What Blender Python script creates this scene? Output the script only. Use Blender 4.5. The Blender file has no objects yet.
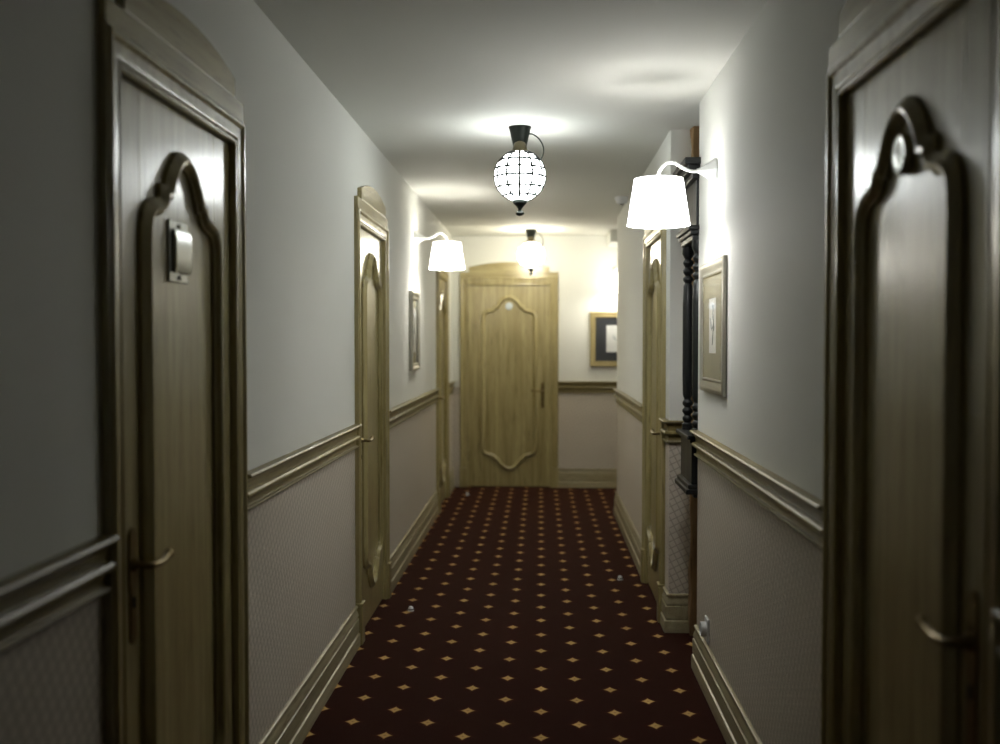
import bpy, bmesh, math, random
from mathutils import Vector, Matrix

random.seed(4)
PI = math.pi
SC = bpy.context.scene
COL = SC.collection

# ------------------------------------------------------------------ measures (metres)
EYE = 1.45                     # camera height
XL, XR, XF = -0.885, 0.695, 0.640   # left wall, near right wall, far right wall
CEIL = 2.50
Y_BACK, Y_END = -6.0, 10.55
Y_NICHE0, Y_NICHE1, X_NICHE = 4.72, 5.30, 0.92
Y_TURN, X_PASS = 8.95, 2.6     # far right wall ends here, side passage beyond
OPEN_W, OPEN_H = 0.84, 2.025   # door openings
LEFT_DOORS = [2.587, 5.495, 9.40]
RIGHT_NEAR_DOOR = 2.055
RIGHT_FAR_DOOR = 5.955
END_DOOR = -0.318

# ------------------------------------------------------------------ materials
def new_mat(name):
    m = bpy.data.materials.new(name); m.use_nodes = True
    nt = m.node_tree
    return m, nt, nt.nodes, nt.links, nt.nodes['Principled BSDF']

def mix(nt, fac, a, b, mode='MIX'):
    n = nt.nodes.new('ShaderNodeMix'); n.data_type = 'RGBA'; n.blend_type = mode
    for sock, v in ((n.inputs[0], fac), (n.inputs[6], a), (n.inputs[7], b)):
        if hasattr(v, 'is_output'): nt.links.new(v, sock)
        else: sock.default_value = v if isinstance(v, float) else (*v, 1)
    return n.outputs[2]

def math_(nt, op, a, b=None, c=None):
    n = nt.nodes.new('ShaderNodeMath'); n.operation = op
    for s, v in zip(n.inputs, (a, b, c)):
        if v is None: continue
        if hasattr(v, 'is_output'): nt.links.new(v, s)
        else: s.default_value = v
    return n.outputs[0]

def noise(nt, vec, scale, detail=3.0, rough=.55):
    n = nt.nodes.new('ShaderNodeTexNoise'); n.inputs['Scale'].default_value = scale
    n.inputs['Detail'].default_value = detail; n.inputs['Roughness'].default_value = rough
    nt.links.new(vec, n.inputs['Vector']); return n.outputs['Fac']

def ramp(nt, fac, stops):
    n = nt.nodes.new('ShaderNodeValToRGB'); nt.links.new(fac, n.inputs[0])
    e = n.color_ramp.elements
    while len(e) < len(stops): e.new(.5)
    for el, (p, c) in zip(e, stops): el.position = p; el.color = (*c, 1)
    return n.outputs[0]

def obj_coord(nt, scale=(1, 1, 1)):
    tc = nt.nodes.new('ShaderNodeTexCoord'); mp = nt.nodes.new('ShaderNodeMapping')
    mp.inputs['Scale'].default_value = scale
    nt.links.new(tc.outputs['Object'], mp.inputs['Vector']); return mp.outputs[0]

def bump(nt, bsdf, h, strength, dist=.002):
    b = nt.nodes.new('ShaderNodeBump'); b.inputs['Strength'].default_value = strength
    b.inputs['Distance'].default_value = dist
    nt.links.new(h, b.inputs['Height']); nt.links.new(b.outputs[0], bsdf.inputs['Normal'])

def simple(name, col, rough=.5, metal=0., spec=.5, coat=0.):
    m, nt, N, L, p = new_mat(name)
    p.inputs['Base Color'].default_value = (*col, 1); p.inputs['Roughness'].default_value = rough
    p.inputs['Metallic'].default_value = metal; p.inputs['Specular IOR Level'].default_value = spec
    p.inputs['Coat Weight'].default_value = coat
    return m

def mat_plaster(name, c1, c2, rough=.75):
    m, nt, N, L, p = new_mat(name)
    v = obj_coord(nt)
    L.new(mix(nt, noise(nt, v, 1.3, 4), c1, c2), p.inputs['Base Color'])
    p.inputs['Roughness'].default_value = rough
    bump(nt, p, noise(nt, v, 60, 4), .12, .003)
    return m

def mat_wallpaper():
    m, nt, N, L, p = new_mat('woven_wallpaper')
    tc = N.new('ShaderNodeTexCoord'); sp = N.new('ShaderNodeSeparateXYZ'); L.new(tc.outputs['Object'], sp.inputs[0])
    along = math_(nt, 'ADD', sp.outputs[0], sp.outputs[1])
    # small diagonal basket pattern: two slanted families of short ridges
    k = 1 / .035
    a = math_(nt, 'MULTIPLY', math_(nt, 'ADD', along, math_(nt, 'MULTIPLY', sp.outputs[2], .5)), k)
    b = math_(nt, 'MULTIPLY', math_(nt, 'SUBTRACT', math_(nt, 'MULTIPLY', along, .5), sp.outputs[2]), k)
    fa = math_(nt, 'ABSOLUTE', math_(nt, 'SUBTRACT', math_(nt, 'FRACT', a), .5))
    fb = math_(nt, 'ABSOLUTE', math_(nt, 'SUBTRACT', math_(nt, 'FRACT', b), .5))
    d = math_(nt, 'MAXIMUM', fa, fb)
    groove = math_(nt, 'SMOOTH_MIN', math_(nt, 'MULTIPLY', math_(nt, 'SUBTRACT', .5, d), 7.0), 1.0, .1)
    v = obj_coord(nt)
    col = mix(nt, noise(nt, v, 2.0, 4), (.54, .49, .42), (.61, .56, .485))
    col = mix(nt, groove, (.28, .25, .20), col)
    col = mix(nt, math_(nt, 'MULTIPLY', noise(nt, v, 180, 2), .35), col, (.62, .55, .48))
    L.new(col, p.inputs['Base Color']); p.inputs['Roughness'].default_value = .6
    bump(nt, p, math_(nt, 'ADD', groove, math_(nt, 'MULTIPLY', noise(nt, v, 220, 2), .5)), .55, .002)
    return m

def mat_wood(name, light, dark, pore, axis='z', rough=.30, coat=.7, spec=.5):
    """Glazed limed oak: long streaks along one axis, dark glaze left in the pores."""
    m, nt, N, L, p = new_mat(name)
    sc = {'z': (22, 22, 1.1), 'x': (1.1, 22, 22), 'y': (22, 1.1, 22)}[axis]
    v = obj_coord(nt, sc)
    s = noise(nt, v, 1.0, 6, .62)
    big = noise(nt, obj_coord(nt, tuple(q * .13 for q in sc)), 1.0, 3)
    col = ramp(nt, s, [(.25, dark), (.52, tuple((a + b) / 2 for a, b in zip(light, dark))), (.75, light)])
    col = mix(nt, math_(nt, 'MULTIPLY', big, .5), col, dark)
    fine = noise(nt, obj_coord(nt, tuple(q * 6 for q in sc)), 1.0, 2)
    col = mix(nt, ramp(nt, fine, [(.3, (.55, .55, .55)), (.42, (0, 0, 0))]), col, pore)
    L.new(col, p.inputs['Base Color'])
    L.new(math_(nt, 'MULTIPLY_ADD', s, .16, rough - .08), p.inputs['Roughness'])
    p.inputs['Coat Weight'].default_value = coat; p.inputs['Coat Roughness'].default_value = .2
    p.inputs['Specular IOR Level'].default_value = spec
    bump(nt, p, s, .12, .002)
    return m

def mat_carpet():
    m, nt, N, L, p = new_mat('star_carpet')
    tc = N.new('ShaderNodeTexCoord'); sp = N.new('ShaderNodeSeparateXYZ'); L.new(tc.outputs['Object'], sp.inputs[0])
    fuzz = noise(nt, obj_coord(nt), 420, 2)
    def lattice(ox, oy):
        def ax(o, off, per, r):
            q = math_(nt, 'FRACT', math_(nt, 'ADD', math_(nt, 'DIVIDE', math_(nt, 'SUBTRACT', o, off), per), .5))
            q = math_(nt, 'MULTIPLY', math_(nt, 'ABSOLUTE', math_(nt, 'SUBTRACT', q, .5)), per / r)
            return math_(nt, 'POWER', q, .78)
        return math_(nt, 'ADD', ax(sp.outputs[0], ox, .288, .033), ax(sp.outputs[1], oy, .2733, .040))
    d = math_(nt, 'MINIMUM', lattice(.002, 3.850), lattice(.146, 3.850 + .13665))
    d = math_(nt, 'ADD', d, math_(nt, 'MULTIPLY', math_(nt, 'SUBTRACT', fuzz, .5), .3))
    star = ramp(nt, d, [(.0, (1, 1, 1)), (.86, (1, 1, 1)), (1.0, (0, 0, 0))])
    halo = ramp(nt, math_(nt, 'DIVIDE', d, 2.0), [(.0, (1, 1, 1)), (.5, (.8, .8, .8)), (.85, (0, 0, 0))])
    v = obj_coord(nt)
    base = mix(nt, noise(nt, v, 90, 4, .7), (.006, .0016, .0014), (.042, .0062, .0032))
    base = mix(nt, math_(nt, 'MULTIPLY', noise(nt, v, 1.6, 3), .5), base, (.009, .0022, .0018))
    base = mix(nt, halo, base, (.050, .009, .004))
    core = ramp(nt, d, [(.0, (.26, .14, .045)), (.25, (.52, .33, .11)), (.6, (.66, .44, .16)), (1.0, (.40, .21, .06))])
    L.new(mix(nt, star, base, core), p.inputs['Base Color'])
    p.inputs['Roughness'].default_value = .95; p.inputs['Specular IOR Level'].default_value = .1
    p.inputs['Sheen Weight'].default_value = .12; p.inputs['Sheen Roughness'].default_value = .5
    p.inputs['Sheen Tint'].default_value = (.5, .2, .1, 1)
    bump(nt, p, fuzz, .7, .004)
    return m

def mat_glow(name, col, strength, base=(.9, .9, .88)):
    m, nt, N, L, p = new_mat(name)
    p.inputs['Base Color'].default_value = (*base, 1); p.inputs['Roughness'].default_value = .5
    p.inputs['Emission Color'].default_value = (*col, 1); p.inputs['Emission Strength'].default_value = strength
    return m

def mat_glass():
    m, nt, N, L, p = new_mat('picture_glass')
    N.remove(p)
    out = N['Material Output']
    t = N.new('ShaderNodeBsdfTransparent'); g = N.new('ShaderNodeBsdfGlossy'); g.inputs['Roughness'].default_value = .03
    fr = N.new('ShaderNodeFresnel'); fr.inputs['IOR'].default_value = 1.5
    mx = N.new('ShaderNodeMixShader')
    ge = N.new('ShaderNodeNewGeometry')
    L.new(math_(nt, 'MULTIPLY', fr.outputs[0], math_(nt, 'SUBTRACT', 1.0, ge.outputs['Backfacing'])), mx.inputs[0]); L.new(t.outputs[0], mx.inputs[1]); L.new(g.outputs[0], mx.inputs[2]); L.new(mx.outputs[0], out.inputs[0])
    return m

M = {}
M['plaster'] = mat_plaster('wall_plaster', (.68, .69, .65), (.72, .73, .695))
M['ceiling'] = mat_plaster('ceiling_plaster', (.63, .635, .59), (.68, .685, .64), .8)
M['paper'] = mat_wallpaper()
OAK = ((.59, .515, .27), (.22, .175, .06), (.075, .055, .016))
M['oak'] = mat_wood('glazed_oak', *OAK)
M['oak_x'] = mat_wood('glazed_oak_crosswise', *OAK, axis='x')
M['oak_y'] = mat_wood('glazed_oak_lengthwise', *OAK, axis='y')
RAILW = ((.33, .275, .12), (.13, .10, .03), (.045, .034, .010))
M['rail_x'] = mat_wood('rail_oak_crosswise', *RAILW, axis='x', rough=.38, coat=.15, spec=.4)
M['rail_y'] = mat_wood('rail_oak_lengthwise', *RAILW, axis='y', rough=.38, coat=.15, spec=.4)
PALE = ((.50, .455, .31), (.26, .22, .12), (.08, .06, .025))
M['pale_x'] = mat_wood('pale_oak_crosswise', *PALE, axis='x', rough=.38, coat=.25, spec=.4)
M['pale_y'] = mat_wood('pale_oak_lengthwise', *PALE, axis='y', rough=.38, coat=.25, spec=.4)
M['timber'] = mat_wood('brown_timber', (.42, .27, .13), (.25, .145, .06), (.07, .04, .02), rough=.7, coat=0)
M['black'] = mat_wood('black_stained_wood', (.016, .017, .017), (.008, .009, .009), (.003, .003, .003), rough=.42, coat=.1, spec=.3)
M['carpet'] = mat_carpet()
M['brass'] = simple('aged_brass', (.20, .15, .065), .30, 1.)
M['iron'] = simple('dark_bronze', (.018, .022, .018), .42, .6)
M['bronze'] = simple('worn_bronze', (.10, .085, .05), .4, .8)
M['lead'] = simple('lead_came', (.02, .022, .022), .5, .5)
M['steel'] = simple('brushed_steel', (.42, .43, .41), .25, 1.)
M['white_enamel'] = simple('white_enamel', (.72, .74, .73), .3)
M['plastic'] = simple('white_plastic', (.72, .73, .74), .35)
M['dark'] = simple('black_socket_hole', (.012, .012, .012), .6)
M['gilt'] = mat_wood('pale_gilt', (.50, .42, .22), (.30, .24, .10), (.12, .09, .03), rough=.3, coat=.3)
M['silver_gilt'] = simple('silver_gilt', (.42, .41, .35), .3, .75)
M['navy_mat'] = simple('navy_mount_board', (.020, .024, .034), .8)
M['grey_mat'] = simple('grey_mount_board', (.27, .27, .215), .8)
M['paper_white'] = simple('print_paper', (.72, .74, .74), .8)
M['ink'] = simple('grey_ink', (.24, .30, .34), .8)
M['pic_glass'] = mat_glass()
M['shade'] = mat_glow('lit_white_shade', (1.0, .995, .98), 5.0)
M['shade_far'] = mat_glow('lit_warm_white_shade', (1.0, .96, .86), 5.8)
M['shade_end'] = mat_glow('lit_soft_warm_shade', (1.0, .95, .84), 3.6)
M['globe'] = mat_glow('lit_opal_globe', (.96, 1.0, .985), 19.0)
M['globe_far'] = mat_glow('lit_opal_globe_warm', (1.0, .92, .73), 40.0)
M['bulb'] = mat_glow('lit_bulb', (1, .96, .9), 8.0)
M['badge'] = simple('pale_enamel_badge', (.55, .62, .66), .3)

# ------------------------------------------------------------------ mesh helpers
class MB:
    def __init__(s): s.v, s.f, s.m = [], [], []
    def add(s, verts, faces, mi=0):
        b = len(s.v); s.v += [tuple(p) for p in verts]
        s.f += [tuple(b + i for i in f) for f in faces]; s.m += [mi] * len(faces)
    def box(s, x0, x1, y0, y1, z0, z1, mi=0):
        v = [(x, y, z) for z in (z0, z1) for y in (y0, y1) for x in (x0, x1)]
        s.add(v, [(0, 2, 3, 1), (4, 5, 7, 6), (0, 1, 5, 4), (1, 3, 7, 5), (3, 2, 6, 7), (2, 0, 4, 6)], mi)
    def lathe(s, prof, n=32, mi=0, xf=None, cap=True):
        """prof: list of (r, z) bottom to top."""
        v = [(r * math.cos(2 * PI * k / n), r * math.sin(2 * PI * k / n), z) for r, z in prof for k in range(n)]
        f = [(i * n + k, i * n + (k + 1) % n, (i + 1) * n + (k + 1) % n, (i + 1) * n + k) for i in range(len(prof) - 1) for k in range(n)]
        if cap:
            if prof[0][0] > 1e-5: f.append(tuple(reversed(range(n))))
            if prof[-1][0] > 1e-5: f.append(tuple((len(prof) - 1) * n + k for k in range(n)))
        if xf: v = [tuple(xf @ Vector(p)) for p in v]
        s.add(v, f, mi)
    def tube(s, pts, rad, n=10, mi=0):
        pts = [Vector(p) for p in pts]
        rads = rad if isinstance(rad, (list, tuple)) else [rad] * len(pts)
        v, prev = [], None
        for i, p in enumerate(pts):
            t = (pts[min(i + 1, len(pts) - 1)] - pts[max(i - 1, 0)]).normalized()
            if prev is None:
                a = Vector((0, 0, 1)) if abs(t.z) < .9 else Vector((1, 0, 0))
                nx = t.cross(a).normalized()
            else: nx = (prev - t * prev.dot(t)).normalized()
            prev = nx; ny = t.cross(nx)
            v += [p + (nx * math.cos(2 * PI * k / n) + ny * math.sin(2 * PI * k / n)) * rads[i] for k in range(n)]
        m = len(pts)
        f = [(i * n + k, i * n + (k + 1) % n, (i + 1) * n + (k + 1) % n, (i + 1) * n + k) for i in range(m - 1) for k in range(n)]
        f += [tuple(reversed(range(n))), tuple((m - 1) * n + k for k in range(n))]
        s.add(v, f, mi)
    def ring(s, c, r, rad, axis='z', n=40, k=6, mi=0):
        v = []
        for i in range(n):
            a = 2 * PI * i / n
            for j in range(k):
                b = 2 * PI * j / k
                rr = r + rad * math.cos(b); h = rad * math.sin(b)
                p = (rr * math.cos(a), rr * math.sin(a), h)
                if axis == 'x': p = (p[2], p[0], p[1])
                if axis == 'y': p = (p[0], p[2], p[1])
                v.append((c[0] + p[0], c[1] + p[1], c[2] + p[2]))
        f = [(i * k + j, ((i + 1) % n) * k + j, ((i + 1) % n) * k + (j + 1) % k, i * k + (j + 1) % k) for i in range(n) for j in range(k)]
        s.add(v, f, mi)
    def prism(s, poly, y0, y1, mi=0):
        """poly in the x-z plane, extruded along y from y0 (front) to y1."""
        n = len(poly)
        v = [(x, y0, z) for x, z in poly] + [(x, y1, z) for x, z in poly]
        f = [tuple(range(n)), tuple(reversed(range(n, 2 * n)))] + [(i, (i + 1) % n, n + (i + 1) % n, n + i) for i in range(n)]
        s.add(v, f, mi)
    def sweep(s, path, prof, closed=False, mi=0):
        """path: points in the x-z plane; prof: (u, d), u sideways to the right of travel, d out of the plane (towards -y)."""
        P = [Vector((p[0], p[1])) for p in path]; n = len(P); k = len(prof); v = []
        for i in range(n):
            a = P[i] - P[i - 1] if (closed or i > 0) else None
            b = P[(i + 1) % n] - P[i] if (closed or i < n - 1) else None
            a = (a or b).normalized(); b = (b or a).normalized()
            na, nb = Vector((a.y, -a.x)), Vector((b.y, -b.x))
            m = (na + nb); m = m.normalized() if m.length > 1e-6 else na
            c = max(.42, m.dot(na)); m = m / c
            v += [(P[i].x + m.x * u, -d, P[i].y + m.y * u) for u, d in prof]
        segs = n if closed else n - 1
        f = [(i * k + j, ((i + 1) % n) * k + j, ((i + 1) % n) * k + (j + 1) % k, i * k + (j + 1) % k) for i in range(segs) for j in range(k)]
        if not closed: f += [tuple(reversed(range(k))), tuple((n - 1) * k + j for j in range(k))]
        s.add(v, f, mi)
    def extrude_plan(s, path, prof, mi=0):
        """path: (x, y) floor-plan line, room on its left; prof: (d, z), d out from the wall into the room."""
        P = [Vector(p) for p in path]; n = len(P); k = len(prof); v = []
        for i in range(n):
            a = P[i] - P[i - 1] if i > 0 else None
            b = P[i + 1] - P[i] if i < n - 1 else None
            a = (a or b).normalized(); b = (b or a).normalized()
            na, nb = Vector((-a.y, a.x)), Vector((-b.y, b.x))
            m = (na + nb).normalized(); m = m / m.dot(na)
            v += [(P[i].x + m.x * d, P[i].y + m.y * d, z) for d, z in prof]
        f = [(i * k + j, (i + 1) * k + j, (i + 1) * k + (j + 1) % k, i * k + (j + 1) % k) for i in range(n - 1) for j in range(k)]
        f += [tuple(reversed(range(k))), tuple((n - 1) * k + j for j in range(k))]
        s.add(v, f, mi)
    def build(s, name, mats, parent=None, smooth=None, bevel=0., loc=None):
        me = bpy.data.meshes.new(name); me.from_pydata(s.v, [], s.f); me.validate()
        for m in (mats if isinstance(mats, list) else [mats]): me.materials.append(M[m])
        if len(me.polygons) == len(s.m):
            me.polygons.foreach_set('material_index', s.m)
        bm = bmesh.new(); bm.from_mesh(me); bmesh.ops.recalc_face_normals(bm, faces=bm.faces)
        if smooth is not None:
            for f in bm.faces: f.smooth = True
            for e in bm.edges:
                if len(e.link_faces) == 2 and e.calc_face_angle(0) > math.radians(smooth): e.smooth = False
        bm.to_mesh(me); bm.free()
        o = bpy.data.objects.new(name, me); COL.objects.link(o)
        if parent: o.parent = parent
        if loc: o.location = loc
        if bevel:
            b = o.modifiers.new('bevel', 'BEVEL'); b.width = bevel; b.segments = 2; b.limit_method = 'ANGLE'; b.angle_limit = math.radians(50)
        return o

def tag(o, label=None, cat=None, group=None, kind=None):
    if label: o['label'] = label
    if cat: o['category'] = cat
    if group: o['group'] = group
    if kind: o['kind'] = kind
    return o

def thing(name, label, cat, loc, rz=0., group=None, kind=None):
    o = bpy.data.objects.new(name, None); COL.objects.link(o)
    o.empty_display_size = .1
    o.location = loc; o.rotation_euler = (0, 0, rz)
    return tag(o, label, cat, group, kind)

def copy_tree(o, parent=None):
    c = o.copy(); COL.objects.link(c)
    if parent: c.parent = parent
    for ch in list(o.children): copy_tree(ch, c)
    return c

def arc(cx, cy, r, a0, a1, n):
    return [(cx + r * math.cos(math.radians(a0 + (a1 - a0) * i / n)), cy + r * math.sin(math.radians(a0 + (a1 - a0) * i / n))) for i in range(n + 1)]

def catmull(pts, n=6):
    P = [Vector(p) for p in pts]; out = []
    for i in range(len(P) - 1):
        p0, p1, p2, p3 = P[max(i - 1, 0)], P[i], P[i + 1], P[min(i + 2, len(P) - 1)]
        for k in range(n):
            t = k / n
            out.append(.5 * ((2 * p1) + (p2 - p0) * t + (2 * p0 - 5 * p1 + 4 * p2 - p3) * t * t + (3 * p1 - p0 - 3 * p2 + p3) * t ** 3))
    out.append(P[-1]); return out

# ------------------------------------------------------------------ the shell
DADO = 1.0
def wall(name, p0, p1, label, openings=(), z1=CEIL, thick=.12):
    """A wall along the floor-plan line p0>p1 (room on its left); openings: (s0, s1) along it. Paper below the dado, plaster above."""
    p0, p1 = Vector(p0), Vector(p1); d = (p1 - p0); Ln = d.length; d.normalize(); nrm = Vector((-d.y, d.x))
    ss = sorted({0., Ln, *[q for o in openings for q in o]}); zs = sorted({0., DADO, OPEN_H, z1})
    idx, v, f, mi = {}, [], [], []
    def vid(i, j):
        if (i, j) not in idx:
            idx[i, j] = len(v); q = p0 + d * ss[i]; v.append((q.x, q.y, zs[j]))
        return idx[i, j]
    for i in range(len(ss) - 1):
        for j in range(len(zs) - 1):
            c = (ss[i] + ss[i + 1]) / 2
            if any(a < c < b for a, b in openings) and zs[j + 1] <= OPEN_H + 1e-6: continue
            f.append((vid(i, j), vid(i + 1, j), vid(i + 1, j + 1), vid(i, j + 1))); mi.append(1 if zs[j + 1] <= DADO + 1e-6 else 0)
    me = bpy.data.meshes.new(name); me.from_pydata(v, [], f)
    me.materials.append(M['plaster']); me.materials.append(M['paper']); me.polygons.foreach_set('material_index', mi)
    want = Vector((nrm.x, nrm.y, 0))
    if me.polygons[0].normal.dot(want) < 0: me.flip_normals()
    o = bpy.data.objects.new(name, me); COL.objects.link(o)
    sd = o.modifiers.new('thickness', 'SOLIDIFY'); sd.thickness = thick; sd.offset = -1
    return tag(o, label, 'wall', kind='structure')

hw = OPEN_W / 2
# left wall is walked from far to near so that the room lies on its left
def sl(y): return Y_END - y
wall('wall_left', (XL, Y_END), (XL, Y_BACK), 'long left corridor wall, white plaster above patterned beige wallpaper',
     [(sl(y + hw), sl(y - hw)) for y in LEFT_DOORS])
wall('wall_right', (XR, Y_BACK), (XR, Y_NICHE0), 'near right wall with a small gold framed picture and a dark door',
     [(RIGHT_NEAR_DOOR - hw - Y_BACK, RIGHT_NEAR_DOOR + hw - Y_BACK)])
wall('wall_recess_near', (XR + .121, Y_NICHE0), (X_NICHE + .12, Y_NICHE0), 'hidden return of the near right wall into the recess')
wall('wall_recess', (X_NICHE, Y_NICHE0), (X_NICHE, Y_NICHE1), 'back of the shallow recess behind the black carved cabinet')
wall('wall_pier', (X_NICHE, Y_NICHE1), (XF, Y_NICHE1), 'narrow pale pier face beside the black carved cabinet', thick=.02)
wall('wall_right_far', (XF, Y_NICHE1 + .021), (XF, Y_TURN), 'far right corridor wall holding one oak door',
     [(RIGHT_FAR_DOOR - hw - Y_NICHE1 - .021, RIGHT_FAR_DOOR + hw - Y_NICHE1 - .021)])
wall('wall_passage', (XF + .121, Y_TURN), (X_PASS, Y_TURN), 'near wall of the side passage round the far right corner')
wall('wall_passage_end', (X_PASS, Y_TURN), (X_PASS, Y_END), 'end wall of the side passage, out of view')
wall('wall_end', (X_PASS, Y_END), (XL, Y_END), 'bright end wall facing down the corridor with door and dark picture',
     [(X_PASS - END_DOOR - hw, X_PASS - END_DOOR + hw)])
wall('wall_back', (XL, Y_BACK), (XR, Y_BACK), 'unlit wall closing the corridor behind the viewer')

b = MB(); b.box(XL - .12, X_PASS + .12, Y_BACK - .12, Y_END + .12, -.10, 0)
tag(b.build('floor', 'carpet'), 'dark maroon carpet with rows of small gold four-pointed stars', 'floor', kind='structure')
b = MB(); b.box(XL - .12, X_PASS + .12, Y_BACK - .12, Y_END + .12, CEIL, CEIL + .10)
tag(b.build('ceiling', 'ceiling'), 'plain pale plaster ceiling above the corridor', 'ceiling', kind='structure')
b = MB(); b.box(XF + .005, X_PASS, Y_END - .55, Y_END - .001, CEIL - .11, CEIL - .001)
tag(b.build('ceiling_beam', 'plaster', bevel=.006), 'small pale beam stub under the ceiling over the far right corner', 'beam', kind='structure')

RAIL = [(0, 1.060), (.032, 1.060), (.036, 1.057), (.037, 1.054), (.034, 1.050), (.025, 1.0485), (.018, 1.042), (.012, 1.028), (.0095, 1.012), (.010, 1.008),
        (.022, 1.006), (.027, 1.000), (.027, .993), (.021, .987), (.009, .984), (.0055, .975), (.0055, .962), (.008, .9575), (.016, .9565), (.018, .952), (.015, .947), (0, .945)]
SKIRT = [(0, .192), (.007, .192), (.012, .189), (.0135, .184), (.012, .179), (.006, .176), (.0055, .171), (.011, .160), (.0155, .148), (.016, .140), (.012, .137),
         (.012, .132), (.018, .130), (.019, .070), (.015, .066), (.015, .061), (.022, .058), (.024, .050), (.024, .0), (0, .0)]
cw = .080                       # casing width
oc = OPEN_W / 2 + cw - .010     # half outer width of a casing
RUN = [ # (side, path, what it is beside)
    ('left', [(XL, LEFT_DOORS[0] - oc), (XL, Y_BACK)], 'left wall before the nearest left door'),
    ('left', [(XL, LEFT_DOORS[1] - oc), (XL, LEFT_DOORS[0] + oc)], 'left wall between the first and second left doors'),
    ('left', [(XL, LEFT_DOORS[2] - oc), (XL, LEFT_DOORS[1] + oc)], 'left wall below the framed picture'),
    ('left', [(XL, Y_END), (XL, LEFT_DOORS[2] + oc)], 'left wall in the far left corner'),
    ('right', [(XR, Y_BACK), (XR, RIGHT_NEAR_DOOR - oc)], 'right wall before the dark near door'),
    ('right', [(XR, RIGHT_NEAR_DOOR + oc), (XR, Y_NICHE0)], 'right wall between the dark near door and the black cabinet'),
    ('pier', [(.745, Y_NICHE1), (XF, Y_NICHE1), (XF, RIGHT_FAR_DOOR - oc)], 'pale pier beside the black cabinet'),
    ('right_far', [(XF, RIGHT_FAR_DOOR + oc), (XF, Y_TURN), (X_PASS, Y_TURN)], 'far right wall beyond the oak door'),
    ('end', [(X_PASS, Y_END), (END_DOOR + oc, Y_END)], 'end wall under the dark picture'),
]
TR = 0
for side, path, where in RUN:
    m = MB(); m.extrude_plan(path, RAIL); TR += 1
    tag(m.build('trim_%d' % TR, 'rail_x' if side == 'end' else 'rail_y', smooth=35), 'moulded oak chair rail along the ' + where, 'chair rail', kind='structure')
    m = MB(); m.extrude_plan(path, SKIRT)
    tag(m.build('baseboard_' + side, 'pale_x' if side == 'end' else 'pale_y', smooth=35), 'tall stepped oak skirting along the ' + where, 'baseboard', kind='structure')

# ------------------------------------------------------------------ doors (local: +x to the viewer's right, -y to the viewer)
Z_MID = 1.04
HALF = [(0, 1.893), (.022, 1.891), (.046, 1.882), (.068, 1.864), (.090, 1.842), (.106, 1.818), (.116, 1.798)]
SHOULDER = [(.143, 1.796), (.144, 1.781), (.151, 1.770), (.166, 1.762), (.190, 1.757), (.215, 1.752), (.236, 1.742), (.251, 1.725), (.259, 1.700), (.261, 1.665)]
def cartouche():
    q = HALF + SHOULDER
    right = q + [(.261, 1.30), (.261, Z_MID), (.261, .78)]
    low = [(x, 2 * Z_MID - z) for x, z in reversed(q)]
    right = right + low                                  # apex .. bottom, right side
    left = [(-x, z) for x, z in reversed(right[1:-1])]
    return right + left
MOULD = [(-.021, 0), (-.022, .008), (-.017, .013), (-.012, .014), (-.006, .021), (.002, .025), (.009, .023), (.014, .016), (.017, .010), (.021, .008), (.021, 0)]
CASING = [(0, -.004), (0, .015), (.004, .018), (.010, .018), (.012, .012), (.017, .011), (.020, .016), (.025, .0185), (.051, .019), (.054, .022), (.059, .0265), (.066, .027), (.071, .024), (.073, .020), (.079, .0195), (.080, 0)]

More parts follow.
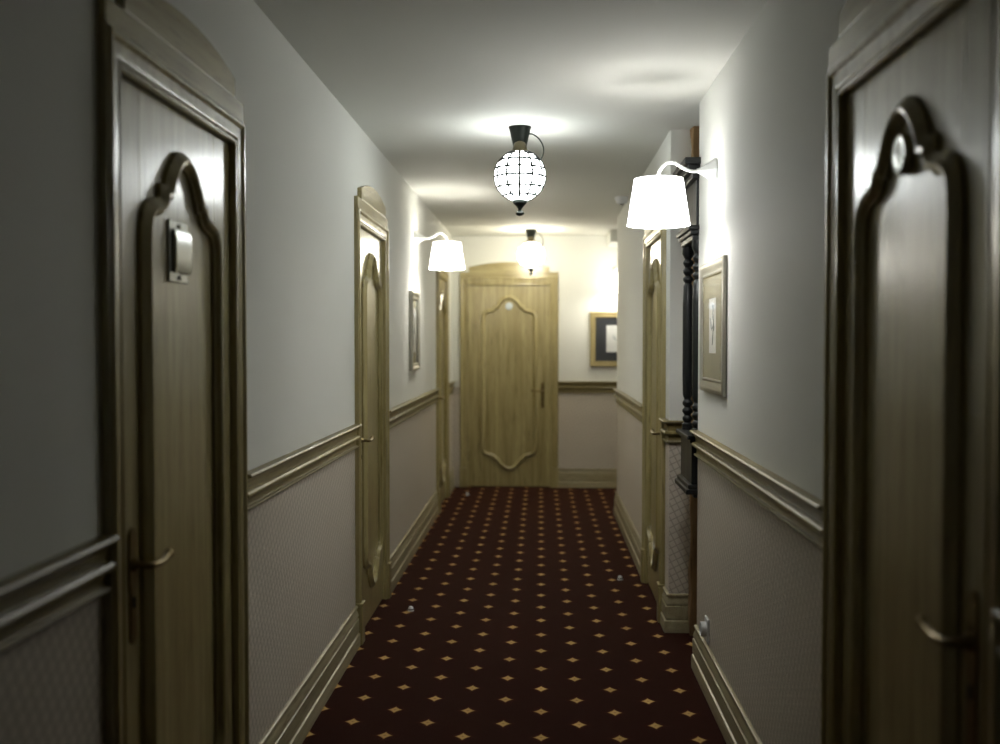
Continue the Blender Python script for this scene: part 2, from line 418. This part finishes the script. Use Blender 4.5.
def make_door(num, label, loc, rz, hand, plate='badge', hinge_vis=False):
    """hand: -1 handle on the viewer's left, +1 on the right."""
    t = thing('door_%d' % num, label, 'door', loc, rz, kind='structure')
    w = .411; FR = .002
    # leaf: three boards with hairline joints over a core
    m = MB()
    m.box(-w, w, FR + .003, FR + .042, .012, 2.010)
    j = .268
    for a, c in ((-w, -j - .0012), (-j + .0012, j - .0012), (j + .0012, w)): m.box(a, c, FR, FR + .004, .012, 2.010)
    leaf = m.build('door_leaf', 'oak', t)
    # bolection moulding: closed ogee loop, top and bottom alike
    m = MB(); m.sweep(cartouche(), MOULD, closed=True)
    mo = m.build('panel_moulding', 'oak', leaf, smooth=40); mo.location = (0, FR, 0)
    # jamb lining the opening
    m = MB()
    for s in (-1, 1): m.box(min(s * (w + .004), s * (OPEN_W / 2)), max(s * (w + .004), s * (OPEN_W / 2)), -.001, .118, 0, OPEN_H)
    m.box(-OPEN_W / 2, OPEN_W / 2, -.001, .118, 2.013, OPEN_H)
    m.box(-OPEN_W / 2, OPEN_W / 2, FR + .045, .118, 0.001, OPEN_H - .02)       # stop and back of the opening
    m.build('jamb', 'oak', t)
    # casing swept round the opening
    e = OPEN_W / 2 - .010
    m = MB(); m.sweep([(e, .0), (e, OPEN_H - .012), (-e, OPEN_H - .012), (-e, .0)], CASING)
    m.build('casing', 'oak', t, smooth=30)
    for s in (-1, 1):
        x0, x1 = s * (e + .010), s * (e + cw + .004)
        m = MB(); m.box(min(x0, x1), max(x0, x1), -.034, 0, 0, .185); m.box(min(x0, x1) - .002, max(x0, x1) + .002, -.037, 0, .185, .200)
        m.build('plinth_block', 'oak', t, bevel=.004)
    # arched head board
    zt = OPEN_H - .012 + cw
    m = MB(); m.box(-oc, oc, -.0185, 0, zt - .003, 2.142)
    m.build('head_board', 'oak_x', t, bevel=.002)
    hb = oc - .092; rise, end, zh = .050, .052, 2.141
    R = (hb * hb + rise * rise) / (2 * rise); cz = zh + end + rise - R; a = math.degrees(math.asin(hb / R))
    poly = [(-hb, zh), (hb, zh)] + arc(0, cz, R, 90 - a, 90 + a, 28)
    m = MB(); m.prism(poly, -.021, 0)
    m.build('arched_head', 'oak_x', t, bevel=.002)
    # hinges
    for z in (.31, 1.41, 1.69) if hinge_vis else ():
        m = MB(); m.lathe([(.004, -.052), (.007, -.046), (.0075, 0), (.0075, .040), (.007, .046), (.004, .054)], 12)
        h = m.build('hinge', 'bronze', t, smooth=40); h.location = (-hand * (w + .002), FR - .007, z)
    # handle: long backplate, spindle rose, curved lever, keyhole
    hx = hand * .335
    m = MB(); pl = arc(0, 1.030, .019, 0, 180, 12) + [(-.019, .93), (-.015, .905)] + [(-.016, .83)] + arc(0, .812, .017, 180, 360, 12) + [(.016, .83), (.015, .905), (.019, .93)]
    m.prism(pl, -.005, 0)
    bp = m.build('handle_plate', 'brass', t, bevel=.0015); bp.location = (hx, FR, 0)
    m = MB(); m.lathe([(.0045, 0), (.0045, .004)], 12, xf=Matrix.Translation((0, -.0048, .893)) @ Matrix.Rotation(PI / 2, 4, 'X')); m.box(-.0018, .0018, -.009, -.0048, .874, .893)
    kh = m.build('keyhole', 'dark', bp)
    d = -hand
    m = MB(); m.lathe([(.016, 0), (.016, .004), (.011, .010), (.009, .016)], 18, xf=Matrix.Translation((0, -.004, .968)) @ Matrix.Rotation(PI / 2, 4, 'X'))
    path = catmull([(0, -.012, .968), (0, -.030, .967), (d * .006, -.042, .965), (d * .024, -.047, .964), (d * .050, -.047, .962), (d * .078, -.046, .964), (d * .104, -.044, .969), (d * .116, -.043, .972)], 6)
    n = len(path); m.tube(path, [.0085 - .0015 * math.sin(PI * min(1, i / n * 1.2)) + (.0022 if i > n - 7 else 0) for i in range(n)], 12)
    m.build('lever', 'brass', bp, smooth=50)
    if plate == 'badge':
        m = MB(); m.lathe([(.036, 0), (.037, .006), (.033, .011), (.031, .009), (.018, .011), (0, .012)], 32, xf=Matrix.Translation((0, FR, 1.806)) @ Matrix.Rotation(PI / 2, 4, 'X'))
        tag(m.build('number_badge', plate if plate != 'badge' else 'badge', t, smooth=35), 'small round pale badge under the arch')
    elif plate == 'disc':
        m = MB(); m.lathe([(.038, 0), (.040, .010), (.036, .020), (.032, .018), (.018, .020), (0, .022)], 32, xf=Matrix.Translation((0, FR, 1.806)) @ Matrix.Rotation(PI / 2, 4, 'X'))
        tag(m.build('number_badge', 'steel', t, smooth=35), 'round metal disc under the arch')
    elif plate == 'holder':
        m = MB(); m.box(-.098, .034, FR - .007, FR, 1.594, 1.742)
        for z in (1.606, 1.730):
            m.lathe([(.006, 0), (.006, .004), (.003, .006)], 12, xf=Matrix.Translation((-.032, FR - .007, z)) @ Matrix.Rotation(PI / 2, 4, 'X'))
        h = tag(m.build('card_holder', 'steel', t, bevel=.002), 'square steel card holder with a raised curved front')
        m = MB()
        prof = [(-.007, 1.616), (-.014, 1.618), (-.018, 1.632), (-.0185, 1.668), (-.018, 1.704), (-.014, 1.719), (-.007, 1.721)]
        v = [(x, FR + y, z) for x in (-.080, .030) for y, z in prof]; k = len(prof)
        m.add(v, [(i, i + 1, k + i + 1, k + i) for i in range(k - 1)] + [tuple(range(k)), tuple(reversed(range(k, 2 * k)))])
        m.build('holder_front', 'steel', h, smooth=40)
    return t

R90 = PI / 2
make_door(1, 'nearest left olive oak door with a square steel card holder', (XL, LEFT_DOORS[0], 0), R90, -1, 'holder')
make_door(2, 'second left oak door, past the pale wall stretch, with handle on its near side', (XL, LEFT_DOORS[1], 0), R90, -1, None)
make_door(3, 'farthest left oak door, a thin sliver beyond the left picture', (XL, LEFT_DOORS[2], 0), R90, -1, None)
make_door(4, 'yellowish oak door facing down the corridor in the end wall', (END_DOOR, Y_END, 0), 0, 1, 'badge', True)
make_door(5, 'dark nearest right oak door with a round metal disc', (XR, RIGHT_NEAR_DOOR, 0), -R90, 1, 'disc')
make_door(6, 'oak door in the far right wall past the black cabinet', (XF, RIGHT_FAR_DOOR, 0), -R90, 1, None)

# ------------------------------------------------------------------ wall sconces (local: wall plane x-z, -y towards the room, origin at the mount)
def make_sconce(label, loc, rz):
    t = thing('wall_sconce', label, 'wall lamp', loc, rz, 'white shaded wall sconces')
    m = MB(); X = Matrix.Rotation(PI / 2, 4, 'X')
    m.lathe([(.050, 0), (.050, .008), (.044, .016), (.031, .034), (.018, .056), (.011, .070), (.0085, .078)], 8, xf=X)
    m.build('wall_mount', 'white_enamel', t, smooth=25)
    m = MB()
    path = catmull([(0, -.070, -.002), (0, -.100, -.001), (0, -.132, .012), (0, -.160, .030), (0, -.188, .034), (0, -.210, .020), (0, -.226, -.006), (0, -.228, -.050)], 7)
    m.tube(path, .0065, 12); m.build('arm', 'white_enamel', t, smooth=60)
    y = -.228
    m = MB(); n = 56
    rt, rb, zt, zb, th = .097, .125, -.032, -.216, .0025
    m.lathe([(rb - th, zb), (rb, zb), (rt, zt), (rt - th, zt)], n, xf=Matrix.Translation((0, y, 0)), cap=False)
    k = n                                                 # close the inner wall
    m.f += [(3 * n + i, 3 * n + (i + 1) % n, (i + 1) % n, i) for i in range(n)]; m.m += [0] * n
    m.build('lamp_shade', 'shade', t, smooth=50)
    m = MB(); m.ring((0, y, zt - .012), .026, .003, n=24)
    for q in range(3):
        a = 2 * PI * q / 3 + .5
        m.tube([(.026 * math.cos(a), y + .026 * math.sin(a), zt - .012), ((rt - .004) * math.cos(a), y + (rt - .004) * math.sin(a), zt - .006)], .002, 6)
    m.lathe([(.014, -.075), (.018, -.070), (.018, -.050), (.012, -.046), (.026, -.0455), (.024, -.0425), (.0065, -.040)], 20, xf=Matrix.Translation((0, y, 0)))
    m.build('lamp_holder', 'white_enamel', t, smooth=40)
    m = MB(); m.lathe([(0, -.158), (.012, -.155), (.022, -.145), (.027, -.130), (.025, -.113), (.016, -.095), (.012, -.080), (.012, -.074)], 20, xf=Matrix.Translation((0, y, 0)))
    m.build('bulb', 'bulb', t, smooth=60)
    return t
S1 = make_sconce('large white shaded sconce on the near right wall above the gold picture', (XR, 4.26, 2.130), -R90)
S2 = copy_tree(S1); S2.location = (XL, 7.41, 2.176); S2.rotation_euler = (0, 0, R90)
tag(S2, 'white shaded sconce on the left wall just above the left picture')
S3 = copy_tree(S1); S3.location = (.735, Y_END, 2.150); S3.rotation_euler = (0, 0, 0)
tag(S3, 'white shaded sconce on the end wall over the dark picture, partly behind the corner')

LIGHTS = []
def lamp(loc, energy, col, rad=.03):
    l = bpy.data.lights.new('lamp_light', 'POINT'); l.energy = energy; l.color = col; l.shadow_soft_size = rad
    o = bpy.data.objects.new('lamp_light', l); COL.objects.link(o); o.location = loc; return o
def sconce_light(s, e, col):
    a = s.rotation_euler.z; y = -.228
    lamp((s.location.x - y * math.sin(a), s.location.y + y * math.cos(a), s.location.z - .182), e, col, .045)
sconce_light(S1, 4, (1, .975, .94))
sconce_light(S2, 5, (1, .96, .88))
sconce_light(S3, 3, (1, .94, .80))

# ------------------------------------------------------------------ ceiling globe lamps (origin on the ceiling)
def make_globe(label, loc, gm):
    t = thing('ceiling_light', label, 'ceiling lamp', loc, 0, 'opal globe ceiling lamps')
    m = MB(); m.lathe([(.024, -.118), (.027, -.112), (.032, -.100), (.052, -.012), (.056, -.004), (.056, 0)], 28)
    m.build('canopy', 'iron', t, smooth=35)
    m = MB(); m.lathe([(.030, -.135), (.036, -.124), (.036, -.112), (.033, -.096), (.028, -.082), (.020, -.070), (.012, -.066)], 24, xf=Matrix.Translation((0, -.014, .0)) )
    m.build('neck', 'bronze', t, smooth=40)
    R, cz = .123, -.238
    m = MB(); N = 28
    m.lathe([(R * math.sin(PI * i / N) + (1e-6 if i in (0, N) else 0), cz - R * math.cos(PI * i / N)) for i in range(N + 1)], 48)
    g = m.build('glass_globe', gm, t, smooth=60)
    m = MB()
    for lat in (-50, -27, -3, 16, 36, 56, 74):
        a = math.radians(lat); m.ring((0, 0, cz + R * math.sin(a)), R * math.cos(a) + .001, .0060, n=56)
    for k in range(12):
        a = 2 * PI * k / 12
        m.tube([((R + .0005) * math.cos(b) * math.cos(a), (R + .0005) * math.cos(b) * math.sin(a), cz + (R + .0005) * math.sin(b)) for b in [math.radians(-62 + 142 * i / 20) for i in range(21)]], .0060, 6)
    m.build('leading', 'lead', g, smooth=60)
    m = MB(); zb = cz - R
    m.lathe([(0, zb - .073), (.012, zb - .071), (.020, zb - .065), (.022, zb - .059), (.018, zb - .052), (.009, zb - .046), (.009, zb - .040), (.013, zb - .033), (.022, zb - .022), (.031, zb - .013), (.034, zb - .010), (.034, zb + .008), (.030, zb + .012)], 24)
    m.build('finial', 'iron', t, smooth=35)
    m = MB(); m.tube(catmull([(.046, -.01, -.036), (.066, -.012, -.040), (.094, -.014, -.062), (.113, -.015, -.098), (.114, -.014, -.132), (.102, -.010, -.160)], 6), .0032, 8)
    m.build('cord', 'iron', t, smooth=60)
    return t
G1 = make_globe('nearer leaded opal globe lamp hanging from a black cap', (-.104, 5.21, CEIL), 'globe')
G2 = copy_tree(G1); G2.location = (-.095, 9.90, CEIL)
for lampo in (S2, S3):
    for ch in lampo.children:
        if ch.name.startswith('lamp_shade'):
            ch.data = ch.data.copy(); ch.data.materials[0] = M['shade_far' if lampo is S2 else 'shade_end']
for ch in G2.children:
    if ch.name.startswith('glass_globe'):
        ch.data = ch.data.copy(); ch.data.materials[0] = M['globe_far']
tag(G2, 'farther small glowing globe lamp in front of the end door')

# ------------------------------------------------------------------ pictures (local like the sconces, origin at the bottom centre on the wall)
def make_picture(label, loc, rz, w, h, fw, frame, matm, pw, ph, depth=.025):
    t = thing('framed_picture', label, 'picture', loc, rz)
    prof = [(0, .004), (0, depth * .62), (fw * .12, depth * .72), (fw * .22, depth * .55), (fw * .42, depth * .60), (fw * .66, depth * .95), (fw * .84, depth), (fw, depth * .82), (fw, 0), (fw * .3, 0)]
    x, z0, z1 = w / 2 - fw, fw, h - fw
    m = MB(); m.sweep([(x, z0), (x, z1), (-x, z1), (-x, z0)], prof, closed=True)
    m.build('frame', frame, t, smooth=30)
    e = .0015
    m = MB(); m.box(-x - .004, x + .004, -.007, -.003, z0 - .004, z1 + .004); m.build('mount_board', matm, t)
    m = MB(); cz = h / 2 + .005; m.box(-pw / 2, pw / 2, -.0085, -.0071, cz - ph / 2, cz + ph / 2)
    pr = m.build('print', 'paper_white', t)
    m = MB()                                            # faint sketch lines on the print
    rnd = random.Random(3)
    for k in range(7):
        px, pz = rnd.uniform(-.22, .22) * pw, cz + rnd.uniform(-.25, .28) * ph
        pts = [(px + rnd.uniform(-.10, .10) * pw, -.0088, pz + rnd.uniform(-.14, .14) * ph) for _ in range(4)]
        m.tube(catmull(pts, 5), .0022, 5)
    m.build('drawing', 'ink', pr)
    m = MB(); m.box(-x - .002, x + .002, -.0115, -.0100, z0 - .002, z1 + .002); m.build('glazing', 'pic_glass', t)
    return t
make_picture('silver and gold framed picture on the near right wall below the sconce', (XR, 4.285, 1.245), -R90, .57, .53, .058, 'silver_gilt', 'grey_mat', .16, .22, .018)
make_picture('narrow silver framed picture on the left wall under the left sconce', (XL, 7.30, 1.255), R90, .42, .54, .050, 'silver_gilt', 'grey_mat', .20, .30, .028)
make_picture('gold framed picture with dark navy mount on the end wall', (.765, Y_END, 1.205), 0, .56, .545, .055, 'gilt', 'navy_mat', .235, .265, .028)

# ------------------------------------------------------------------ black carved cabinet hanging in the recess (faces -x)
t = thing('hanging_cabinet', 'tall black carved wooden cabinet with turned columns hanging in the right recess', 'cabinet', (X_NICHE, 4.915, 0), -R90)
CW = .19
def molded_block(name, zs, parent):
    """stack of (z0, z1, half width, depth)"""
    m = MB()
    for z0, z1, hw_, d in zs: m.box(-hw_, hw_, -d, -.002, z0, z1)
    return m.build(name, 'black', parent, bevel=.004)
molded_block('lower_box', [(.815, 1.000, CW - .010, .250), (.795, .815, CW + .004, .266), (1.000, 1.016, CW - .002, .258), (1.016, 1.034, CW + .010, .272)], t)
m = MB()                                                # tapering corbel under the box
for i, (z0, z1, h_, d) in enumerate([(.772, .795, CW + .010, .276), (.755, .772, CW - .01, .240), (.735, .755, CW - .04, .20), (.705, .735, CW - .08, .15)]): m.box(-h_, h_, -d, -.002, z0, z1)
m.lathe([(0, .650), (.014, .655), (.020, .668), (.014, .682), (.020, .695), (.026, .706)], 20, xf=Matrix.Translation((0, -.08, 0)))
m.build('corbel', 'black', t, bevel=.005)
molded_block('case', [(1.034, 1.900, CW - .05, .150)], t)
m = MB(); m.sweep([(.098, 1.11), (.098, 1.84), (-.098, 1.84), (-.098, 1.11)], [(-.012, 0), (-.012, .008), (0, .014), (.012, .008), (.012, 0)], closed=True)
dr = m.build('door_panel', 'black', t, smooth=40); dr.location = (0, -.150, 0)
m = MB(); m.lathe([(.005, 0), (.005, .010), (.011, .018), (.009, .026), (0, .029)], 16, xf=Matrix.Translation((-.098, -.012, 1.45)) @ Matrix.Rotation(PI / 2, 4, 'X'))
m.build('knob', 'brass', dr, smooth=50)
COLP = [(.026, 1.034), (.026, 1.060), (.016, 1.068), (.024, 1.082), (.024, 1.092), (.014, 1.102), (.025, 1.118), (.025, 1.128), (.015, 1.140), (.024, 1.155), (.024, 1.165), (.016, 1.178), (.023, 1.20),
        (.025, 1.30), (.025, 1.62), (.022, 1.715), (.015, 1.728), (.024, 1.742), (.024, 1.752), (.014, 1.764), (.025, 1.780), (.025, 1.790), (.014, 1.803), (.024, 1.820), (.024, 1.830), (.016, 1.842), (.028, 1.868), (.028, 1.90)]
for s in (-1, 1):
    m = MB(); m.lathe(COLP, 24); c = m.build('turned_column', 'black', t, smooth=45); c.location = (s * (CW - .028), -.222, 0)
molded_block('cornice', [(1.900, 1.925, CW - .002, .252), (1.925, 1.945, CW + .010, .262), (1.945, 1.965, CW + .022, .272), (1.965, 2.17, CW - .008, .235), (2.17, 2.198, CW + .012, .256), (2.198, 2.228, CW + .034, .276), (2.228, 2.256, CW + .055, .294)], t)

# rough timber post in the recess corner
m = MB(); rnd = random.Random(8)
zz = [CEIL * i / 24 for i in range(25)]; v = []
for z in zz:
    j = lambda: rnd.uniform(-.008, .008)
    v += [(.738 + j(), 5.212 + j(), z), (X_NICHE - .005, 5.212 + j(), z), (X_NICHE - .005, Y_NICHE1 - .003, z), (.738 + j(), Y_NICHE1 - .003, z)]
f = [(i * 4 + k, i * 4 + (k + 1) % 4, i * 4 + 4 + (k + 1) % 4, i * 4 + 4 + k) for i in range(24) for k in range(4)] + [(0, 1, 2, 3), (99, 98, 97, 96)]
m.add(v, f)
tag(m.build('timber_post', 'timber', bevel=.006), 'rough brown timber post in the recess behind the black cabinet', 'post', kind='structure')

# ------------------------------------------------------------------ small things
t = thing('wall_socket', 'white plastic socket low on the near right wall just above the skirting', 'socket', (XR, 4.40, .255), -R90)
m = MB(); m.box(-.041, .041, -.010, 0, -.052, .052); pl = m.build('face_plate', 'plastic', t, bevel=.004)
m = MB(); m.lathe([(.031, 0), (.031, .022), (.027, .024), (.025, .006), (0, .006)], 28, xf=Matrix.Translation((0, -.009, .004)) @ Matrix.Rotation(PI / 2, 4, 'X')); ins = m.build('socket_well', 'plastic', pl, smooth=40)
m = MB()
for s in (-1, 1): m.lathe([(.0035, 0), (.0035, .002)], 12, xf=Matrix.Translation((s * .0095, -.0148, .004)) @ Matrix.Rotation(PI / 2, 4, 'X'))
m.build('pin_hole', 'dark', ins)

def make_stop(label, loc, r=1.):
    t = thing('door_stop', label, 'door stop', loc, 0, 'small pale door stops on the carpet')
    m = MB(); m.lathe([(.020 * r, 0), (.021 * r, .004), (.018 * r, .008), (.0165 * r, .016), (.012 * r, .023), (.006 * r, .0265), (0, .0275)], 24)
    m.build('dome', 'plastic', t, smooth=40)
    m = MB(); m.ring((0, 0, .010), .0185 * r, .003, n=24); m.build('rubber_ring', 'dark', t, smooth=60)
    return t
D1 = make_stop('small pale dome on the carpet near the second left door', (-.700, 5.655, .0), .8)
D2 = copy_tree(D1); D2.location = (.483, 6.45, .0); tag(D2, 'small pale dome on the carpet near the far right oak door')
D3 = copy_tree(D1); D3.location = (-.695, 9.98, .0); tag(D3, 'tiny pale dome on the carpet at the foot of the end door')

t = thing('ceiling_sensor', 'small pale ceiling sensor half hidden behind the large right sconce shade', 'sensor', (.585, 7.75, CEIL))
m = MB(); m.lathe([(.022, -.050), (.036, -.046), (.044, -.030), (.050, -.012), (.050, 0)], 28); m.build('housing', 'plastic', t, smooth=35)
m = MB(); m.lathe([(0, -.056), (.012, -.055), (.018, -.050), (.018, -.044)], 20); m.build('lens', 'dark', t, smooth=50)

# ------------------------------------------------------------------ world, camera, view
w = bpy.data.worlds.new('world'); SC.world = w; w.use_nodes = True
w.node_tree.nodes['Background'].inputs[0].default_value = (.01, .011, .01, 1)

F = 1060.0
cam = bpy.data.cameras.new('camera'); cam.sensor_width = 36.0; cam.lens = 36.0 * F / 1000
co = bpy.data.objects.new('camera', cam); COL.objects.link(co); SC.camera = co
yaw = math.atan(41 / F); pit = math.atan(30 / F)
co.location = (0, 0, EYE); co.rotation_euler = (PI / 2 - pit, 0, yaw)
cam.dof.use_dof = True; cam.dof.focus_distance = 4.3; cam.dof.aperture_fstop = 1.8
cam.clip_start = .02

vs = SC.view_settings
SC.display_settings.display_device = 'sRGB'
vs.view_transform = 'Standard'; vs.look = 'None'; vs.gamma = 1.0; vs.use_curve_mapping = False
vs.exposure = 0.75
SC.cycles.use_denoising = True
SC.cycles.max_bounces = 10; SC.cycles.diffuse_bounces = 4
